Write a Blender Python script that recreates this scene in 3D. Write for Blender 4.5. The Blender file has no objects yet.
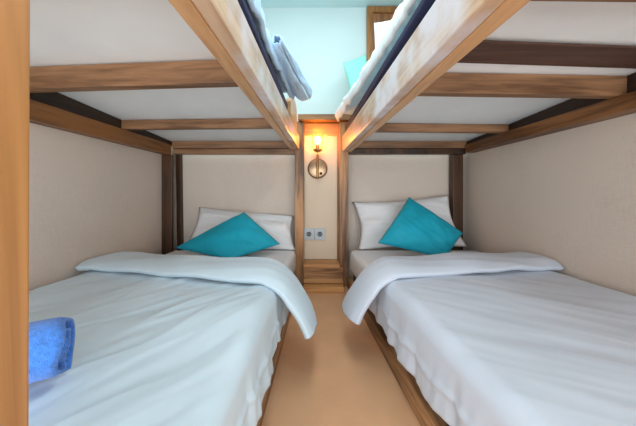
import bpy, bmesh, math, random
from mathutils import Vector, Matrix, noise
random.seed(7)
S = bpy.context.scene
C = S.collection

# ------------------------------------------------------------------ camera
F = 280.0                       # focal length in pixels of a 636 px wide frame
CX, HY, EYE = 316.0, 192.0, 0.72
cam = bpy.data.cameras.new('camera'); camo = bpy.data.objects.new('camera', cam); C.objects.link(camo)
camo.location = (0, 0, EYE); camo.rotation_euler = (math.pi/2, 0, 0)
cam.sensor_width = 36.0; cam.lens = F*36/636
cam.shift_x = (318-CX)/636; cam.shift_y = (HY-213)/636
cam.clip_start = 0.01
S.camera = camo

# ------------------------------------------------------------------ world, lights, exposure
w = bpy.data.worlds.new('world'); S.world = w; w.use_nodes = True
w.node_tree.nodes['Background'].inputs[0].default_value = (0.86, 0.93, 1.0, 1)
w.node_tree.nodes['Background'].inputs[1].default_value = 0.85
def area(name, loc, rot, sx, sy, power, col):
    l = bpy.data.lights.new(name, 'AREA'); l.shape = 'RECTANGLE'; l.size = sx; l.size_y = sy
    l.energy = power; l.color = col
    o = bpy.data.objects.new(name, l); C.objects.link(o); o.location = loc; o.rotation_euler = rot
    return o
area('ceiling_daylight', (0.04, 0.9, 2.2), (0, 0, 0), 0.5, 1.6, 9, (0.86, 0.96, 1.0))
area('added_strip_left', (-0.62, 0.75, 2.2), (0, math.radians(-22), 0), 0.36, 1.5, 10.5, (0.80, 0.95, 1.0))  # added ceiling strip without a known fixture, sharpens the light edge on the duvets
area('added_strip_right', (0.70, 0.75, 2.2), (0, math.radians(22), 0), 0.36, 1.5, 10.5, (0.80, 0.95, 1.0))  # second added strip, mirrored for the opposite duvet
area('added_front_fill', (0.05, -1.2, 0.62), (math.pi/2, 0, 0), 2.0, 1.1, 38, (0.93, 0.97, 1.0))  # added fill behind the camera, no window modelled there; brightens the deck undersides
S.view_settings.view_transform = 'Standard'; S.view_settings.look = 'None'
S.view_settings.gamma = 1; S.view_settings.use_curve_mapping = False
S.view_settings.exposure = 0.42

# ------------------------------------------------------------------ materials
def lin(c):
    return tuple(((v/255)/12.92 if v/255 <= .04045 else ((v/255+.055)/1.055)**2.4) for v in c) + (1,)
def newmat(name):
    m = bpy.data.materials.new(name); m.use_nodes = True
    nt = m.node_tree; b = nt.nodes['Principled BSDF']
    return m, nt, b
def N(nt, t, **k):
    n = nt.nodes.new(t)
    for a, v in k.items(): setattr(n, a, v)
    return n
def wood(name, base, dark, axis, rough=.45, glare=None, contrast=1.0):
    m, nt, b = newmat(name); L = nt.links.new
    tc = N(nt, 'ShaderNodeTexCoord'); oi = N(nt, 'ShaderNodeObjectInfo')
    add = N(nt, 'ShaderNodeVectorMath', operation='ADD')
    sc = N(nt, 'ShaderNodeVectorMath', operation='SCALE'); sc.inputs['Scale'].default_value = 13.7
    comb = N(nt, 'ShaderNodeCombineXYZ')
    for i in range(3): L(oi.outputs['Random'], comb.inputs[i])
    L(comb.outputs[0], sc.inputs[0]); L(tc.outputs['Object'], add.inputs[0]); L(sc.outputs[0], add.inputs[1])
    mp = N(nt, 'ShaderNodeMapping'); s = [46, 46, 46]; s['xyz'.index(axis)] = 3.0
    mp.inputs['Scale'].default_value = s; L(add.outputs[0], mp.inputs[0])
    n1 = N(nt, 'ShaderNodeTexNoise'); n1.inputs['Scale'].default_value = 1.0; n1.inputs['Detail'].default_value = 6; n1.inputs['Distortion'].default_value = .8
    L(mp.outputs[0], n1.inputs['Vector'])
    mp2 = N(nt, 'ShaderNodeMapping'); s2 = [7, 7, 7]; s2['xyz'.index(axis)] = 1.6
    mp2.inputs['Scale'].default_value = s2; L(add.outputs[0], mp2.inputs[0])
    n2 = N(nt, 'ShaderNodeTexNoise'); n2.inputs['Scale'].default_value = 1.0; n2.inputs['Detail'].default_value = 3
    L(mp2.outputs[0], n2.inputs['Vector'])
    mx = N(nt, 'ShaderNodeMath', operation='ADD'); L(n1.outputs[0], mx.inputs[0]); L(n2.outputs[0], mx.inputs[1])
    cr = N(nt, 'ShaderNodeValToRGB')
    cr.color_ramp.elements[0].position = .77 - .13/contrast; cr.color_ramp.elements[0].color = lin(dark)
    cr.color_ramp.elements[1].position = .77 + .15/contrast; cr.color_ramp.elements[1].color = lin(base)
    hf = N(nt, 'ShaderNodeMath', operation='MULTIPLY'); hf.inputs[1].default_value = .78; L(mx.outputs[0], hf.inputs[0])
    L(hf.outputs[0], cr.inputs[0])
    out = cr.outputs[0]
    if glare:
        n3 = N(nt, 'ShaderNodeTexNoise'); n3.inputs['Scale'].default_value = 5; n3.inputs['Detail'].default_value = 5
        L(add.outputs[0], n3.inputs['Vector'])
        c3 = N(nt, 'ShaderNodeValToRGB'); c3.color_ramp.elements[0].position = .45; c3.color_ramp.elements[1].position = .62
        L(n3.outputs[0], c3.inputs[0])
        mix = N(nt, 'ShaderNodeMix', data_type='RGBA'); L(c3.outputs[0], mix.inputs[0])
        L(out, mix.inputs[6]); mix.inputs[7].default_value = lin(glare); out = mix.outputs[2]
    L(out, b.inputs['Base Color']); b.inputs['Roughness'].default_value = rough
    bp = N(nt, 'ShaderNodeBump'); bp.inputs['Strength'].default_value = .18; bp.inputs['Distance'].default_value = .004
    L(n1.outputs[0], bp.inputs['Height']); L(bp.outputs[0], b.inputs['Normal'])
    return m
def plain(name, col, rough=.6, metal=0, nscale=0, namp=.06, bump=0, bscale=200, bdist=.001, sheen=0):
    m, nt, b = newmat(name); L = nt.links.new
    b.inputs['Roughness'].default_value = rough; b.inputs['Metallic'].default_value = metal
    if sheen: b.inputs['Sheen Weight'].default_value = sheen
    tc = N(nt, 'ShaderNodeTexCoord')
    n = N(nt, 'ShaderNodeTexNoise'); n.inputs['Scale'].default_value = nscale or 4; n.inputs['Detail'].default_value = 4
    L(tc.outputs['Object'], n.inputs['Vector'])
    cr = N(nt, 'ShaderNodeValToRGB'); c = lin(col)
    cr.color_ramp.elements[0].position = .3; cr.color_ramp.elements[1].position = .7
    cr.color_ramp.elements[0].color = tuple(v*(1-namp) for v in c[:3])+(1,)
    cr.color_ramp.elements[1].color = tuple(min(1, v*(1+namp)) for v in c[:3])+(1,)
    L(n.outputs[0], cr.inputs[0]); L(cr.outputs[0], b.inputs['Base Color'])
    if bump:
        n2 = N(nt, 'ShaderNodeTexNoise'); n2.inputs['Scale'].default_value = bscale; n2.inputs['Detail'].default_value = 2
        L(tc.outputs['Object'], n2.inputs['Vector'])
        bp = N(nt, 'ShaderNodeBump'); bp.inputs['Strength'].default_value = bump; bp.inputs['Distance'].default_value = bdist
        L(n2.outputs[0], bp.inputs['Height']); L(bp.outputs[0], b.inputs['Normal'])
    return m
def weave(name, col, axes, scale=260, namp=.05, rough=.85):
    """woven wallcovering: two crossed wave bands on the two in-plane axes"""
    m, nt, b = newmat(name); L = nt.links.new
    b.inputs['Roughness'].default_value = rough
    tc = N(nt, 'ShaderNodeTexCoord')
    outs = []
    for a in axes:
        mp = N(nt, 'ShaderNodeMapping'); s = [scale*.12]*3; s['xyz'.index(a)] = scale
        mp.inputs['Scale'].default_value = s; L(tc.outputs['Object'], mp.inputs[0])
        n = N(nt, 'ShaderNodeTexNoise'); n.inputs['Scale'].default_value = 1; n.inputs['Detail'].default_value = 2
        L(mp.outputs[0], n.inputs['Vector']); outs.append(n.outputs[0])
    ad = N(nt, 'ShaderNodeMath', operation='ADD'); L(outs[0], ad.inputs[0]); L(outs[1], ad.inputs[1])
    n = N(nt, 'ShaderNodeTexNoise'); n.inputs['Scale'].default_value = 2.2; n.inputs['Detail'].default_value = 4
    L(tc.outputs['Object'], n.inputs['Vector'])
    m2 = N(nt, 'ShaderNodeMath', operation='MULTIPLY_ADD'); m2.inputs[1].default_value = .5; L(ad.outputs[0], m2.inputs[0]); L(n.outputs[0], m2.inputs[2])
    cr = N(nt, 'ShaderNodeValToRGB'); c = lin(col)
    cr.color_ramp.elements[0].position = .7; cr.color_ramp.elements[1].position = 1.3
    cr.color_ramp.elements[0].color = tuple(v*(1-namp) for v in c[:3])+(1,)
    cr.color_ramp.elements[1].color = tuple(min(1, v*(1+namp)) for v in c[:3])+(1,)
    L(m2.outputs[0], cr.inputs[0]); L(cr.outputs[0], b.inputs['Base Color'])
    bp = N(nt, 'ShaderNodeBump'); bp.inputs['Strength'].default_value = .35; bp.inputs['Distance'].default_value = .002
    L(ad.outputs[0], bp.inputs['Height']); L(bp.outputs[0], b.inputs['Normal'])
    return m
def emit(name, col, s):
    m, nt, b = newmat(name)
    b.inputs['Base Color'].default_value = lin(col); b.inputs['Emission Color'].default_value = lin(col); b.inputs['Emission Strength'].default_value = s
    return m
def thin_glass(name):
    m, nt, b = newmat(name); L = nt.links.new
    tr = N(nt, 'ShaderNodeBsdfTransparent'); gl = N(nt, 'ShaderNodeBsdfGlossy'); gl.inputs['Roughness'].default_value = .03
    fr = N(nt, 'ShaderNodeFresnel'); fr.inputs['IOR'].default_value = 1.45
    mx = N(nt, 'ShaderNodeMixShader'); q = N(nt, 'ShaderNodeMath', operation='MULTIPLY'); q.inputs[1].default_value = .35; q.use_clamp = True
    L(fr.outputs[0], q.inputs[0]); L(q.outputs[0], mx.inputs[0]); L(tr.outputs[0], mx.inputs[1]); L(gl.outputs[0], mx.inputs[2])
    L(mx.outputs[0], nt.nodes['Material Output'].inputs[0])
    return m

WB, WD = (188, 142, 98), (100, 66, 38)
wood_y = wood('wood_along_y', WB, WD, 'y', .42)
wood_x = wood('wood_along_x', (158, 118, 84), (98, 68, 44), 'x', .5, contrast=.85)
wood_z = wood('wood_along_z', (186, 134, 84), (84, 52, 28), 'z', .45)
wood_pale = wood('pale_varnished_wood', (214, 170, 122), (178, 130, 84), 'y', .32, contrast=.8)  # paler wood tone for the ledgers and the rail end block
wood_fascia_l = wood('sky_sheen_board', (212, 182, 152), (170, 130, 94), 'y', .3, glare=(214, 208, 212))  # pale lavender patches: sky reflected in the varnish, put into the colour
wood_near = wood('honey_post_wood', (190, 138, 84), (142, 96, 54), 'z', .4, contrast=.7)
wood_dark_z = wood('dark_stained_post', (80, 50, 26), (38, 24, 12), 'z', .5)
wood_beam = wood('stained_beam', (142, 94, 50), (84, 52, 26), 'y', .45)
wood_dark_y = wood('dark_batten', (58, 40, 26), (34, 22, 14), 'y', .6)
wood_dark_x = wood('dark_brown_board', (98, 70, 58), (74, 50, 40), 'x', .6)
wood_warm_x = wood('amber_wood', (206, 152, 92), (168, 112, 58), 'x', .45)
wood_box = wood('worn_box_wood', (190, 140, 88), (112, 70, 36), 'x', .5)
deck_white = plain('white_board', (242, 248, 252), .7, nscale=3, namp=.05, bump=.15, bscale=60)
wall_w_x = weave('woven_wall_cover_back', (216, 203, 190), 'xz')
wall_w_y = weave('woven_wall_cover_side', (212, 199, 186), 'yz')
aqua = plain('aqua_paint_and_daylight', (202, 219, 218), .8, nscale=2, namp=.03, bump=.1, bscale=90)  # wall paint and cool daylight both put into one aqua tone
ceil_m = plain('ceiling_paint', (198, 224, 224), .8, namp=.02)
floor_m = plain('tan_floor', (212, 164, 124), .5, nscale=7, namp=.07, bump=.05, bscale=60)
panel_m = weave('cream_panel', (212, 193, 170), 'xz', 200, .03)
duvet_l = plain('pale_blue_cotton', (200, 219, 230), .75, nscale=5, namp=.02, bump=.2, bscale=500, bdist=.0006, sheen=.15)
duvet_r = plain('pale_grey_cotton', (203, 212, 225), .75, nscale=5, namp=.02, bump=.2, bscale=500, bdist=.0006, sheen=.15)
duvet_ur = plain('pale_ice_blue_cotton', (224, 240, 250), .8, nscale=14, namp=.05, bump=.5, bscale=45, bdist=.006)
for q in (duvet_ur.node_tree.nodes['Principled BSDF'],):
    q.inputs['Subsurface Weight'].default_value = .7; q.inputs['Subsurface Radius'].default_value = (1, 1, 1); q.inputs['Subsurface Scale'].default_value = .05
duvet_u = plain('light_blue_cotton', (182, 214, 240), .8, nscale=14, namp=.08, bump=.5, bscale=45, bdist=.006)
sheet_m = plain('white_sheet', (228, 230, 234), .8, namp=.02, bump=.2, bscale=400, bdist=.0006)
pillow_m = plain('white_pillowcase', (230, 230, 232), .8, namp=.02, bump=.3, bscale=30, bdist=.004)
teal_m = plain('teal_cotton', (0, 164, 190), .7, nscale=6, namp=.05, bump=.3, bscale=500, bdist=.001)
mint_m = plain('mint_cotton', (140, 222, 202), .75, namp=.04)
navy_m = plain('navy_ticking', (26, 34, 72), .7, nscale=10, namp=.25, bump=.4, bscale=40, bdist=.004)
towel_m = plain('blue_terry', (68, 132, 222), .95, nscale=120, namp=.22, bump=.8, bscale=420, bdist=.004, sheen=.3)
plate_m = plain('grey_socket_plastic', (178, 188, 194), .4, namp=.02)
hole_m = plain('dark_socket_recess', (64, 68, 72), .5, namp=.02)
steel_m = plain('brushed_steel', (158, 132, 104), .3, metal=.8, namp=.06)
brass_m = plain('aged_brass', (176, 128, 70), .35, metal=.9, namp=.08)
knob_m = plain('dark_bronze', (70, 42, 26), .4, metal=.6, namp=.05)
bulb_m = emit('glowing_bulb', (255, 162, 52), 105)
glass_m = thin_glass('clear_glass')

# ------------------------------------------------------------------ helpers
def X(px, d): return (px-CX)*d/F
def Z(py, d): return EYE-(py-HY)*d/F
def at(px, py, d): return Vector((X(px, d), d, Z(py, d)))
def obj(name, bm, mat, parent=None, smooth=False, loc=None):
    """link a bmesh built in world coordinates; its origin goes to loc (default the centre of its bounds)"""
    me = bpy.data.meshes.new(name)
    bmesh.ops.recalc_face_normals(bm, faces=bm.faces[:])
    vs = [v.co for v in bm.verts]
    if loc is None:
        mn = [min(v[i] for v in vs) for i in range(3)]; mxx = [max(v[i] for v in vs) for i in range(3)]
        loc = Vector([(a+b)/2 for a, b in zip(mn, mxx)])
    loc = Vector(loc)
    for v in bm.verts: v.co -= loc
    bm.to_mesh(me); bm.free()
    o = bpy.data.objects.new(name, me); C.objects.link(o)
    for mm in (mat if isinstance(mat, (list, tuple)) else [mat]): me.materials.append(mm)
    if smooth:
        for p in me.polygons: p.use_smooth = True
    o.location = loc
    if parent is not None:
        base = Vector(parent['_w']); o.parent = parent; o.location = loc-base
    o['_w'] = list(loc)
    return o
def thing(name, label, cat, loc, group=None):
    o = bpy.data.objects.new(name, None); C.objects.link(o); o.location = loc; o['_w'] = list(loc)
    o.empty_display_size = .05
    return tag(o, label, cat, group)
def tag(o, label, cat, group=None):
    o['label'] = label; o['category'] = cat
    if group: o['group'] = group
    return o
def struct(name, bm, mat, smooth=False):
    o = obj(name, bm, mat, None, smooth); o['kind'] = 'structure'; return o
def hexa(bm, p, bev=0.0, seg=2):
    """eight corners: bottom ring of four, then top ring of four"""
    vs = [bm.verts.new(q) for q in p]
    fs = [(3, 2, 1, 0), (4, 5, 6, 7), (0, 1, 5, 4), (1, 2, 6, 5), (2, 3, 7, 6), (3, 0, 4, 7)]
    faces = [bm.faces.new([vs[i] for i in f]) for f in fs]
    if bev:
        es = list({e for f in faces for e in f.edges})
        bmesh.ops.bevel(bm, geom=es, offset=bev, segments=seg, affect='EDGES', profile=.6)
    return bm
def box(x0, x1, y0, y1, z0, z1, bev=.003, seg=2, bm=None):
    bm = bm or bmesh.new()
    return hexa(bm, [(x0, y0, z0), (x1, y0, z0), (x1, y1, z0), (x0, y1, z0), (x0, y0, z1), (x1, y0, z1), (x1, y1, z1), (x0, y1, z1)], bev, seg)
def rail(xa0, xa1, ya, xb0, xb1, yb, za0, za1, zb0=None, zb1=None, bev=.003):
    """bar running in depth: near end at ya with x range xa, far end at yb with x range xb"""
    zb0 = za0 if zb0 is None else zb0; zb1 = za1 if zb1 is None else zb1
    return hexa(bmesh.new(), [(xa0, ya, za0), (xa1, ya, za0), (xb1, yb, zb0), (xb0, yb, zb0), (xa0, ya, za1), (xa1, ya, za1), (xb1, yb, zb1), (xb0, yb, zb1)], bev)
def slat(xa, da, xb, db, thick, z0, z1, bev=.004):
    """bar running across: end a at x=xa, front face depth da; end b likewise"""
    return hexa(bmesh.new(), [(xa, da, z0), (xb, db, z0), (xb, db+thick, z0), (xa, da+thick, z0), (xa, da, z1), (xb, db, z1), (xb, db+thick, z1), (xa, da+thick, z1)], bev)
def lathe(prof, c, axis='z', seg=32, bm=None):
    bm = bm or bmesh.new(); rings = []
    for r, h in prof:
        ring = []
        for k in range(seg):
            a = 2*math.pi*k/seg
            q = (r*math.cos(a), r*math.sin(a), h) if axis == 'z' else (r*math.cos(a), -h, r*math.sin(a))
            ring.append(bm.verts.new(Vector(c)+Vector(q)))
        rings.append(ring)
    for a, b in zip(rings, rings[1:]):
        for k in range(seg): bm.faces.new((a[k], a[(k+1) % seg], b[(k+1) % seg], b[k]))
    if prof[0][0] > 1e-6: bm.faces.new(rings[0][::-1])
    if prof[-1][0] > 1e-6: bm.faces.new(rings[-1])
    bmesh.ops.remove_doubles(bm, verts=bm.verts[:], dist=1e-6)
    return bm
def nz(p, s, seed=0):
    return noise.noise(Vector((p[0]*s+seed*7.3, p[1]*s-seed*3.1, p[2]*s+seed*1.7)))
def sheet(fn, nu, nv, thick, flip=False, taper=.35):
    """closed cloth body from fn(u, v); the underside is offset along the normal"""
    P = [[Vector(fn(i/nu, j/nv)) for j in range(nv+1)] for i in range(nu+1)]
    bm = bmesh.new(); T = []; B = []
    for i in range(nu+1):
        rt = []; rb = []
        for j in range(nv+1):
            a = P[min(i+1, nu)][j]-P[max(i-1, 0)][j]; b = P[i][min(j+1, nv)]-P[i][max(j-1, 0)]
            n = a.cross(b)
            n = n.normalized() if n.length > 1e-12 else Vector((0, 0, 1))
            if flip: n = -n
            edge = min(i/nu, 1-i/nu)*nu, min(j/nv, 1-j/nv)*nv
            t = thick*min(1, taper+.22*min(edge))
            rt.append(bm.verts.new(P[i][j])); rb.append(bm.verts.new(P[i][j]-n*t))
        T.append(rt); B.append(rb)
    for i in range(nu):
        for j in range(nv):
            bm.faces.new((T[i][j], T[i+1][j], T[i+1][j+1], T[i][j+1]))
            bm.faces.new((B[i][j], B[i][j+1], B[i+1][j+1], B[i+1][j]))
    for i in range(nu):
        bm.faces.new((T[i][0], B[i][0], B[i+1][0], T[i+1][0])); bm.faces.new((T[i][nv], T[i+1][nv], B[i+1][nv], B[i][nv]))
    for j in range(nv):
        bm.faces.new((T[0][j], T[0][j+1], B[0][j+1], B[0][j])); bm.faces.new((T[nu][j], B[nu][j], B[nu][j+1], T[nu][j+1]))
    return bm
def cushion(c, thick, pinch=.05, wr=.006, seed=1, zmin=None, n=40, power=.55):
    """a stuffed pillow through four corner points (in order round the edge)"""
    c = [Vector(p) for p in c]
    nrm = ((c[2]-c[0]).cross(c[3]-c[1])).normalized()
    if nrm.y > 0: nrm = -nrm
    ctr = sum(c, Vector())/4
    bm = bmesh.new(); top = {}; bot = {}
    for i in range(n+1):
        for j in range(n+1):
            u, v = i/n, j/n
            p = c[0]*(1-u)*(1-v)+c[1]*u*(1-v)+c[2]*u*v+c[3]*(1-u)*v
            eu = 1-(2*u-1)**2; ev = 1-(2*v-1)**2
            p = p+(ctr-p)*pinch*(eu*(1-ev)+ev*(1-eu))*1.0
            h = thick*.5*(max(eu, 0)*max(ev, 0))**power
            r = nz((u*3, v*3, 0), 1.3, seed)*wr*2+abs(nz((u*2+v, v*7-u*3, 1), 1.2, seed))*wr*1.4
            k = min(1, 4*min(eu, ev))
            for side, dct in ((1, top), (-1, bot)):
                q = p+nrm*(side*h+(r*k if side > 0 else 0))
                if zmin is not None and q.z < zmin: q.z = zmin+.001*min(1, k)
                if side < 0 and (i in (0, n) or j in (0, n)): dct[i, j] = top[i, j]
                else: dct[i, j] = bm.verts.new(q)
    for i in range(n):
        for j in range(n):
            bm.faces.new((top[i, j], top[i+1, j], top[i+1, j+1], top[i, j+1]))
            bm.faces.new((bot[i, j], bot[i, j+1], bot[i+1, j+1], bot[i+1, j]))
    return bm

# ------------------------------------------------------------------ setting
WL, WR, WBK, CEIL = -1.16, 1.21, 2.30, 2.235
Z_AQUA = 1.262  # height where the aqua section of the back wall starts
struct('floor', box(WL-.1, WR+.1, -1.6, WBK+.1, -.1, 0, 0), floor_m)
struct('wall_left', box(WL-.1, WL, -1.6, WBK+.1, 0, CEIL, 0), wall_w_y)
struct('wall_right', box(WR, WR+.1, -1.6, WBK+.1, 0, CEIL, 0), wall_w_y)
struct('wall_back', box(WL, WR, WBK, WBK+.1, 0, Z_AQUA, 0), wall_w_x)
struct('wall_back_upper', box(WL, WR, WBK, WBK+.1, Z_AQUA, CEIL, 0), aqua)
struct('ceiling', box(WL-.1, WR+.1, -1.6, WBK+.1, CEIL, CEIL+.1, 0), ceil_m)
# niche panel between the two inner posts
struct('trim_1', box(-.092, .165, 2.205, 2.225, .19, 1.165, .002), panel_m)
bm = box(-.092, .178, 2.19, 2.225, 1.165, 1.258, .003); struct('trim_2', bm, wood_warm_x)
struct('trim_3', box(.165, .178, 2.19, 2.225, .19, 1.165, .002), wood_z)
# wooden-framed window high on the back wall
wx0, wx1, wz0, wz1 = X(367, 2.27), X(440, 2.27), 1.45, 2.222
def window():
    bm = bmesh.new(); t = .045
    box(wx0, wx0+t, 2.262, 2.30, wz0, wz1, .003, bm=bm); box(wx1-t, wx1, 2.262, 2.30, wz0, wz1, .003, bm=bm)
    box(wx0+t, wx1-t, 2.262, 2.30, wz1-t, wz1, .003, bm=bm); box(wx0+t, wx1-t, 2.262, 2.30, wz0, wz0+t, .003, bm=bm)
    o = struct('window_1', bm, wood('window_frame_wood', (178, 122, 66), (128, 82, 40), 'z', .5))
    q = obj('shutter_panel', box(wx0+t, wx1-t, 2.285, 2.30, wz0+t, wz1-t, .002), wood('shutter_wood', (158, 108, 66), (120, 78, 46), 'z', .55), o)
    q['label'] = 'brown shutter panel'
window()

# ------------------------------------------------------------------ bunk beds
def rx_up(side, d):      # aisle face of the upper rail
    return -.127-.030*(2.15-d) if side < 0 else .200+.042*(2.15-d)
def rx_lo(side, d):      # aisle face of the lower bed frame
    return -.135-.026*(2.1-d) if side < 0 else .235+.070*(2.1-d)
def dz(d): return 1.160-.042*(d-1)     # underside of the upper deck board
DN = .17                 # foot end of the beds
def bunk(side):
    left = side < 0
    DN = .17 if left else .045
    root = thing('bunk_bed',
        'wooden bunk bed along the left wall, its foot post crossing the left picture edge' if left else
        'wooden bunk bed along the right wall, with a dark brown board under its upper deck', 'bunk bed',
        (side*.66, 1.2, 0), 'wooden bunk beds')
    wall = WL if left else WR
    zb = 1.0425 if left else 1.027     # underside of the upper rail
    s = side
    def xs(a, b): return (min(a, b), max(a, b))
    # upper rail: outer fascia and the inner ledger the slats stand on
    n, f = rx_up(s, DN), rx_up(s, 2.13)
    a = xs(n, n+s*.034); b = xs(f, f+s*.034)
    obj('side_rail', rail(*a, DN, *b, 2.13, zb, 1.145, bev=.004), wood_fascia_l, root)
    a = xs(n+s*.034, n+s*.070); b = xs(f+s*.034, f+s*.066)
    obj('ledger', rail(*a, DN, *b, 2.13, zb-.004, 1.078, bev=.003), wood_pale, root)
    # beam and batten on the wall
    wi = wall-s*.06 if left else wall-s*.08
    a = xs(wall-s*.001, wi)
    zl = 1.0 if left else 1.018
    obj('wall_beam', rail(*a, .1 if left else 0, *a, 2.13, zl, 1.08, bev=.006), wood_beam, root)
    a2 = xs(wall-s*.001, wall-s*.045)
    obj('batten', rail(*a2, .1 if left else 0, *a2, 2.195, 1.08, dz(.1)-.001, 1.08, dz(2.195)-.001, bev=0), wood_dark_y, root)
    # deck board and cross slats
    n, f = rx_up(s, .15)+s*.036, rx_up(s, 2.2)+s*.036
    a = xs(n, wall-s*.003); b = xs(f, wall-s*.003)
    obj('deck_board', rail(*a, .15, *b, 2.2, dz(.15), dz(.15)+.007, dz(2.2), dz(2.2)+.007, bev=0), deck_white, root)
    sl = [(.40, .43), (.915, .985), (1.56, 1.60)] if left else [(.486, .502), (1.010, 1.046), (1.655, 1.69)]
    for k, (da, dw) in enumerate(sl):
        xa = rx_up(s, da)+s*.035; xb = wall-s*.046
        obj('slat', slat(*( (xb, dw, xa, da) if left else (xa, da, xb, dw)), 
            .042, 1.08, dz(max(da, dw)+.042)-.001), wood_x, root)
    xa = rx_up(s, 2.12)+s*.035; xb = wall-s*.06
    a = xs(xa, xb)
    obj('end_beam', box(*a, 2.135, 2.19, 1.055, dz(2.19)-.001, .004), wood_x, root)
    obj('end_ledger', box(*a, 2.15, 2.20, 1.012, 1.054, .004), wood_x if left else wood_dark_z, root)
    if not left:
        xa = rx_up(s, .82)+s*.036
        q = obj('patch_board', slat(xa, .795, wall-.05, .855, .13, dz(.99)-.008, dz(.99)-.001, bev=.001), wood_dark_x, root)
        q['label'] = 'dark brown board'
    # posts
    p0, p1 = (-.161, -.093) if left else (.179, .247)
    obj('post', box(p0, p1, 2.135, 2.20, 0, 1.258, .004), wood_z, root)
    if left:
        obj('post', box(wall+.001, -1.083, 2.10, 2.13, 0, 1.0, .004), wood_dark_z, root)['label'] = 'dark stained wall post'
        bm = hexa(bmesh.new(), [(-1.118, 2.262, .0), (-1.08, 2.262, .0), (-1.08, 2.298, .0), (-1.118, 2.298, .0), (-1.136, 2.262, 1.1), (-1.096, 2.262, 1.1), (-1.096, 2.298, 1.1), (-1.136, 2.298, 1.1)], .003)
        obj('corner_batten', bm, wood_dark_z, root)
        obj('post', hexa(bmesh.new(), [(-.248, .10, 0), (-.178, .10, 0), (-.178, .1725, 0), (-.248, .1725, 0), (-.243, .10, 1.9), (-.172, .10, 1.9), (-.172, .1725, 1.9), (-.243, .1725, 1.9)], .002), wood_near, root)['label'] = 'foot post at the left picture edge'
        # rounded block on the head end of the rail
        bm = bmesh.new(); ring = [(1.59, 1.14), (1.59, 1.235), (1.63, 1.262), (1.72, 1.30), (1.82, 1.315), (1.91, 1.31), (1.95, 1.28), (1.95, 1.14)]
        A = [bm.verts.new((rx_up(s, y), y, z)) for y, z in ring]; B = [bm.verts.new((rx_up(s, y)-.03, y, z)) for y, z in ring]
        bm.faces.new(A); bm.faces.new(B[::-1])
        for k in range(8): bm.faces.new((A[k], B[k], B[(k+1) % 8], A[(k+1) % 8]))
        obj('rail_end_block', bm, wood_pale, root)
    else:
        obj('post', box(1.078, 1.158, 2.20, 2.27, 0, 1.056, .004), wood_dark_z, root)['label'] = 'dark stained wall post'
        obj('post', box(.286, .356, -.028, .044, 0, 1.9, .004), wood_z, root)
    xa = -.244 if left else .357; a = xs(xa, wall-s*.062)
    obj('end_beam', box(*a, .10 if left else .0, .16 if left else .06, 1.05, 1.15, .004), wood_x, root)
    # low lower frame
    n, f = rx_lo(s, DN), rx_lo(s, 2.13)
    a = xs(n, n+s*.035); b = xs(f, f+s*.035)
    obj('bed_frame', rail(*a, DN, *b, 2.13, .0, .075, bev=.004), wood_y, root)
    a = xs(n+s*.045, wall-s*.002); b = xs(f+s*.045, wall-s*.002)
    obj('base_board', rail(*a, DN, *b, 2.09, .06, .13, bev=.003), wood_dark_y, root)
    return root
for sd in (-1, 1): bunk(sd)

# ------------------------------------------------------------------ bedding of the lower beds
def mattress(side):
    left = side < 0; wall = WL if left else WR
    n, f = rx_lo(side, .22)+side*.032, rx_lo(side, 2.08)+side*.012
    e = wall-side*.012
    a = (min(n, e), max(n, e)); b = (min(f, e), max(f, e))
    if left: b = (-1.055, b[1])
    o = obj('mattress', rail(*a, .22, *b, 2.085, .131, .292, bev=.035), sheet_m, None, True)
    tag(o, 'white sheeted mattress of the lower left bunk, bare between duvet and pillow' if left else
        'white sheeted mattress of the lower right bunk, bare between duvet and pillow', 'mattress', 'mattresses of the lower bunks')
for sd in (-1, 1): mattress(sd)

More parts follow.
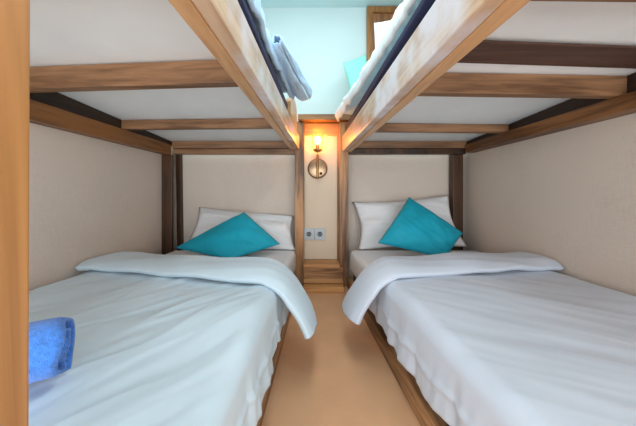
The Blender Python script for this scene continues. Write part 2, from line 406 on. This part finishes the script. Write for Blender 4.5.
def prof_main(t, side):
    """t 0 at the wall .. 1 at the hem: returns (u, z); u = distance inside the bed edge"""
    W = .98; r = .055; drop = .145
    L1 = W-r; L2 = r*math.pi/2; L3 = drop; s = t*(L1+L2+L3)
    if s < L1: return W-s, .345
    s -= L1
    if s < L2:
        a = s/r; return r-r*math.sin(a), .345-r+r*math.cos(a)
    s -= L2
    return -.012*(s/drop), .345-r-s
def duvet(side):
    left = side < 0; wall = WL if left else WR
    W0 = .98
    def fn(u, v):
        d = .24+v*1.2
        uu, z = prof_main(u, side)
        xe = rx_lo(side, d)+(-side)*.008
        span = abs(wall-side*.012-xe)
        x = xe+side*(uu*span/W0 if uu > 0 else uu)
        top = max(0, min(1, (z-.30)/.04))
        p = (x, d, 0)
        # long diagonal creases, soft puffiness, hem ripple
        q = Vector((x*.55+d*.85*side*-1, x*.85*side+d*.55, 0)) if left else Vector((x*.8-d*.6, x*.6+d*.8, 0))
        wr = (nz((q.x*2.2, q.y*9, 0), 1.6, 3 if left else 5))*.008*(1.0 if left else .5)
        wr += nz((q.x*5, q.y*30, 0), 1.0, 8)*.0035*(1 if left else .4)
        rd = max(0, 1-abs(nz((q.x*1.6, q.y*8, 0), 1.5, 41))*3.2)**3
        wr += rd*.0055*(1 if left else .25)*max(0, nz((x, d, 3), 2.2, 44)+.45)
        pf = nz((x, d, 0), 3.2, 11)*.012
        edge = max(0, 1-uu/.14)
        z2 = z+(wr+pf)*top
        rip = nz((d*14, z*4, side), 1.0, 21)*.012+nz((d*34, z*6, side), 1.0, 4)*.005
        low = max(0, min(1, (.30-z)/.12))
        x -= side*(rip*low+.006*math.exp(-((z-.215-.01*nz((d*5, 0, 0), 1, 2))/.009)**2))
        if low > 0: z2 += nz((d*9, 0, side), 1.0, 31)*.025*low
        # wall side: tucked up a little against the wall
        if uu > .9: z2 -= (uu-.9)*.25
        return (x, d, z2)
    bm = sheet(fn, 150, 190, .02, not left)
    root = obj('duvet', bm, duvet_l if left else duvet_r, None, True)
    tag(root, 'pale blue-white duvet on the lower left bunk, folded back near the pillow' if left else
        'pale grey-white duvet on the lower right bunk, folded back near the pillow', 'duvet', 'duvets of the lower bunks')
    # turned-back cuff, hanging over the aisle
    def fc(u, v):
        # u: wall -> tip, v: near edge -> far edge (rolled at both)
        if left: dn, df = 1.33-.26*min(1, u*1.15), 1.63-.26*min(1, u*1.1)
        else: dn, df = 1.35-.20*min(1, u*1.15), 1.63-.19*min(1, u*1.1)
        d = dn+(df-dn)*v
        pts = [(.985, .352), (.9, .366), (.5, .372), (.12, .372), (.03, .362), (-.035, .33), (-.08, .275), (-.115, .215), (-.135, .165)]
        s = u*(len(pts)-1); 
        seg = [.0, .08, .44, .70, .77, .83, .89, .945, 1.0]
        for k in range(8):
            if u <= seg[k+1]+1e-9:
                t = (u-seg[k])/(seg[k+1]-seg[k])
                def cat(i):
                    P0 = pts[max(k-1, 0)][i]; P1 = pts[k][i]; P2 = pts[k+1][i]; P3 = pts[min(k+2, 8)][i]
                    m1 = (P2-P0)*.5; m2 = (P3-P1)*.5
                    return (2*t**3-3*t**2+1)*P1+(t**3-2*t**2+t)*m1+(-2*t**3+3*t**2)*P2+(t**3-t**2)*m2
                if k < 3: uu = pts[k][0]+(pts[k+1][0]-pts[k][0])*t; z = pts[k][1]+(pts[k+1][1]-pts[k][1])*t
                else: uu, z = cat(0), cat(1)
                break
        hang = max(0, (u-.77)/.23)
        d -= hang*(.03 if left else .0)
        roll = (1-(2*v-1)**4)
        bulge = .028*roll
        xe = rx_lo(side, d)
        span = abs(wall-side*.014-xe)
        x = xe+side*(uu*span/.985 if uu > 0 else uu)
        n = nz((x*1.0, d*1.0, z), 5.0, 17)*.012+nz((x*2, d*14, z), 1.5, 6)*.004
        z += (bulge+n)*(1-hang) - .0
        x -= side*(bulge+n)*hang
        z += .012*math.sin(v*5+1)*hang
        if v > .75: z -= (v-.75)*.14*(1-hang)
        return (x, d, z)
    c = obj('cuff', sheet(fc, 110, 48, .034, not left, .6), duvet_l if left else duvet_r, root, True)
    c['label'] = 'folded-back cuff'
for sd in (-1, 1): duvet(sd)

# pillows and cushions
o = obj('pillow', cushion([at(199, 207, 2.25), at(294, 216, 2.23), at(296, 252, 2.06), at(184, 249, 2.06)], .14, .07, .012, 3, .296), pillow_m, None, True)
tag(o, 'white pillow behind the teal cushion on the left bed', 'pillow', 'pillows of the lower bunks')
o = obj('pillow', cushion([at(352, 202, 2.25), at(449, 195, 2.18), at(468, 247, 2.08), at(358, 251, 2.08)], .13, .11, .012, 9, .296), pillow_m, None, True)
tag(o, 'white pillow behind the teal cushion on the right bed', 'pillow', 'pillows of the lower bunks')
o = obj('throw_cushion', cushion([at(244, 212, 2.05), at(280, 244, 1.92), at(230, 259, 1.76), at(175, 248, 1.90)], .12, .0, .007, 5, .296), teal_m, None, True)
tag(o, 'teal cushion lying flatter, leaned on the pillow of the left bed', 'cushion', 'teal cushions')
o = obj('throw_cushion', cushion([at(409, 197, 2.00), at(463, 233, 1.90), at(446, 259, 1.78), at(378, 243, 1.80)], .13, .02, .009, 6, .296), teal_m, None, True)
tag(o, 'teal cushion propped up on its corner against the pillow of the right bed', 'cushion', 'teal cushions')

# rolled towel
def towel():
    c0 = Vector((-.490, .550, .351)); ax = Vector((-math.cos(math.radians(36)), -math.sin(math.radians(36)), 0))
    pr = Vector((-ax.y, ax.x, 0)); up = Vector((0, 0, 1)); L = .30
    turns = 2.6; n = 90; R = .066
    prof = []
    for k in range(n+1):
        t = k/n; a = t*turns*2*math.pi; r = .010+(R-.010)*t
        prof.append((r*math.cos(a+.6)*1.08, r*math.sin(a+.6)+R))
    def fn(u, v):
        i = u*n; k = min(int(i), n-1); f = i-k
        px = prof[k][0]*(1-f)+prof[k+1][0]*f; pz = prof[k][1]*(1-f)+prof[k+1][1]*f
        r = math.hypot(px, pz-R)
        e = min(v, 1-v)*L
        sc = 1-.10*max(0, 1-e/.02)**2
        px *= sc; pz = (pz-R)*sc+R
        off = .012*nz((u*9, 0, 0), 1.5, 2)
        q = c0+ax*(v*L+off*(1-2*v))+pr*px+up*(pz)
        nn = nz(q, 22, 3)*.003
        q.z += nn; q += pr*nn
        return q
    o = obj('towel', sheet(fn, n, 24, .015), towel_m, None, True)
    tag(o, 'rolled blue terry towel on the left duvet beside the foot post', 'towel')
towel()

# ------------------------------------------------------------------ upper bunks: mattress, duvet, pillows
def upper(side):
    left = side < 0; wall = WL if left else WR
    n, f = rx_up(side, .22)+side*.012, rx_up(side, 2.05)+side*.012
    e = wall-side*.03
    a = (min(n, e), max(n, e)); b = (min(f, e), max(f, e))
    def wav(bm):
        bmesh.ops.subdivide_edges(bm, edges=bm.edges[:], cuts=0); return bm
    d1 = 1.56 if left else 2.06
    f = rx_up(side, d1)+side*.012; b = (min(f, e), max(f, e))
    o = obj('mattress', rail(*a, .22, *b, d1, 1.204, 1.222, 1.165, 1.212, bev=.008), navy_m, None, True)
    tag(o, 'navy mattress edge showing above the rail of the upper left bunk' if left else
        'navy mattress edge showing above the rail of the upper right bunk', 'mattress', 'mattresses of the upper bunks')
    dmax = 1.56 if left else 2.02
    def fn(u, v):
        d = .26+v*(dmax-.26)
        if left: out = .002+.03*max(0, min(1, (d-.9)/.7))
        else: out = .004+.075*max(0, min(1, (d-.9)/1.1))
        W = .95; xe = rx_up(side, d)
        r = .045; drop = .036
        L1 = W-r; L2 = r*1.5; s = u*(L1+L2+drop)
        if s < L1: uu, z = W-s, 1.305
        elif s < L1+L2:
            q = (s-L1)/r; uu, z = r-r*math.sin(q), 1.305-r+r*math.cos(q)
        else:
            uu, z = 0.0, 1.305-r+r*math.cos(1.5)-(s-L1-L2)
        edge = max(0, min(1, 1-uu/.2))*(1-.45*max(0, min(1, (1.285-z)/.07)))
        span = abs(wall-side*.03-xe)
        x = xe+side*(uu*span/W)-side*out*edge
        q = nz((x*1.2, d*2.0, z), 6, 13)*.012+nz((x, d*4, z*2), 9, 23)*.006
        return (x-side*q*edge*.8, d, z+q+(abs(nz((d*6, 0, 0), 1, 7))*.012 if u > .97 else 0))
    o = obj('duvet', sheet(fn, 70, 150, .035, not left), duvet_u if left else duvet_ur, None, True)
    tag(o, 'light blue duvet on the upper left bunk, bunched over the rail near its head' if left else
        'light blue duvet on the upper right bunk, hanging just over the rail', 'duvet', 'duvets of the upper bunks')
    if left:
        def fr(u, v):
            # turned-back roll of the duvet, opening towards the head end
            d = 1.04+.53*v; a = 2*math.pi*u*.985+2.4
            rx = .012+.034*v; rz = .014+.028*v
            xc = -.145+.072*v**1.1
            q = nz((math.cos(a)*1.2, math.sin(a)*1.2, d*7), 1.3, 5)*.010
            return (xc+(rx+q)*math.sin(a), d+.03*math.sin(a)*v, 1.287-.010*v+(rz+q)*math.cos(a))
        obj('cuff', sheet(fr, 40, 60, .010, True), duvet_u, o, True)['label'] = 'turned-back roll'
for sd in (-1, 1): upper(sd)
o = obj('pillow', cushion([at(343, 63, 2.10), at(366, 54, 2.16), at(372, 108, 2.09), at(355, 108, 2.06)], .07, .03, .004, 4), mint_m, None, True)
tag(o, 'mint green pillow standing at the head of the upper right bunk', 'pillow')
o = obj('pillow', cushion([at(374, 23, 1.66), at(420, 18, 1.62), at(425, 80, 1.56), at(376, 80, 1.56)], .12, .01, .004, 8, 1.32), pillow_m, None, True)
tag(o, 'white pillow upright on the upper right bunk in front of the wooden window', 'pillow')

# ------------------------------------------------------------------ between the beds
o = obj('wall_shelf', box(-.135, .40, 2.10, 2.298, 1.262, 1.305, .003), wood('shelf_wood', (150, 106, 58), (96, 62, 30), 'x', .5))
tag(o, 'wooden shelf board bridging the bunk posts above the lamp', 'shelf')
bx = thing('bedside_box', 'low wooden box on the floor between the two beds', 'bedside table', (.05, 2.1, 0))
obj('lid', box(-.092, .178, 2.055, 2.204, .163, .189, .004), wood_warm_x, bx)
obj('front_panel', box(-.092, .20, 2.065, 2.09, .045, .162, .003), wood_box, bx)
obj('plinth', box(-.092, .20, 1.99, 2.09, 0, .042, .004), wood_warm_x, bx)

# double wall socket: two things, one plate each
for px, lab in ((308.9, 'grey wall socket half hidden by the left post'), (319.9, 'grey wall socket fully in view right of its twin under the lamp')):
    cx, cz = X(px, 2.2), Z(234, 2.2)
    s = thing('wall_socket', lab, 'socket', (cx, 2.204, cz), 'wall sockets under the lamp')
    bm = box(cx-.042, cx+.042, 2.194, 2.205, cz-.045, cz+.045, .004)
    obj('cover_plate', bm, plate_m, s)
    bm = lathe([(.0, .0), (.019, .0), (.0205, .002), (.026, .002), (.026, -.004), (0, -.004)], (cx, 2.1935, cz), 'y', 28)
    obj('socket_ring', bm, plate_m, s, True)
    bm = lathe([(0, .0005), (.0185, .0005), (.0185, -.003), (0, -.003)], (cx, 2.1925, cz), 'y', 28)
    q = obj('recess', bm, hole_m, s); q['label'] = 'dark round recess'
    for dx in (-.008, .008):
        obj('contact', lathe([(0, .003), (.003, .003), (.003, 0), (0, 0)], (cx+dx, 2.192, cz), 'y', 10), plate_m, s)

# wall lamp
lx, ly = X(317.6, 2.17), 2.205
zc = Z(168.5, 2.19)
lamp = thing('wall_lamp', 'wall lamp with round metal plate and lit bulb in clear glass', 'lamp', (lx, ly, zc))
obj('backplate', lathe([(0, .014), (.066, .014), (.076, .010), (.079, .004), (.079, 0), (0, 0)], (lx, ly, zc), 'y', 48), steel_m, lamp, True)
obj('stem', lathe([(0, 0), (.0075, .004), (.009, .02), (.009, .18), (.007, .19), (0, .19)], (lx, ly-.055, zc-.085), 'z', 20), brass_m, lamp, True)
obj('arm', lathe([(0, 0), (.008, 0), (.008, .045), (0, .045)], (lx, ly-.012, zc), 'y', 16), brass_m, lamp, True)
obj('switch_knob', lathe([(0, 0), (.007, 0), (.010, .012), (.010, .026), (0, .03)], (lx+.026, ly-.014, zc-.04), 'y', 16), knob_m, lamp, True)
zt = zc+.122
obj('shade_holder', lathe([(0, 0), (.012, 0), (.034, .012), (.038, .02), (.034, .02), (.012, .01), (0, .01)], (lx, ly-.055, zt), 'z', 28), brass_m, lamp, True)
obj('socket', lathe([(0, 0), (.014, 0), (.016, .03), (.013, .05), (0, .05)], (lx, ly-.055, zt+.01), 'z', 20), steel_m, lamp, True)
obj('bulb', lathe([(0, 0), (.009, .002), (.012, .010), (.0185, .024), (.0205, .036), (.0175, .049), (.010, .057), (0, .060)], (lx, ly-.055, zt+.062), 'z', 24), bulb_m, lamp, True)
obj('glass_shade', lathe([(.036, 0), (.044, .03), (.048, .07), (.046, .11), (.040, .135), (.038, .135), (.044, .11), (.046, .07), (.042, .03), (.034, .002)], (lx, ly-.055, zt+.012), 'z', 32), glass_m, lamp, True)

for o in list(bpy.data.objects):
    if '_w' in o: del o['_w']
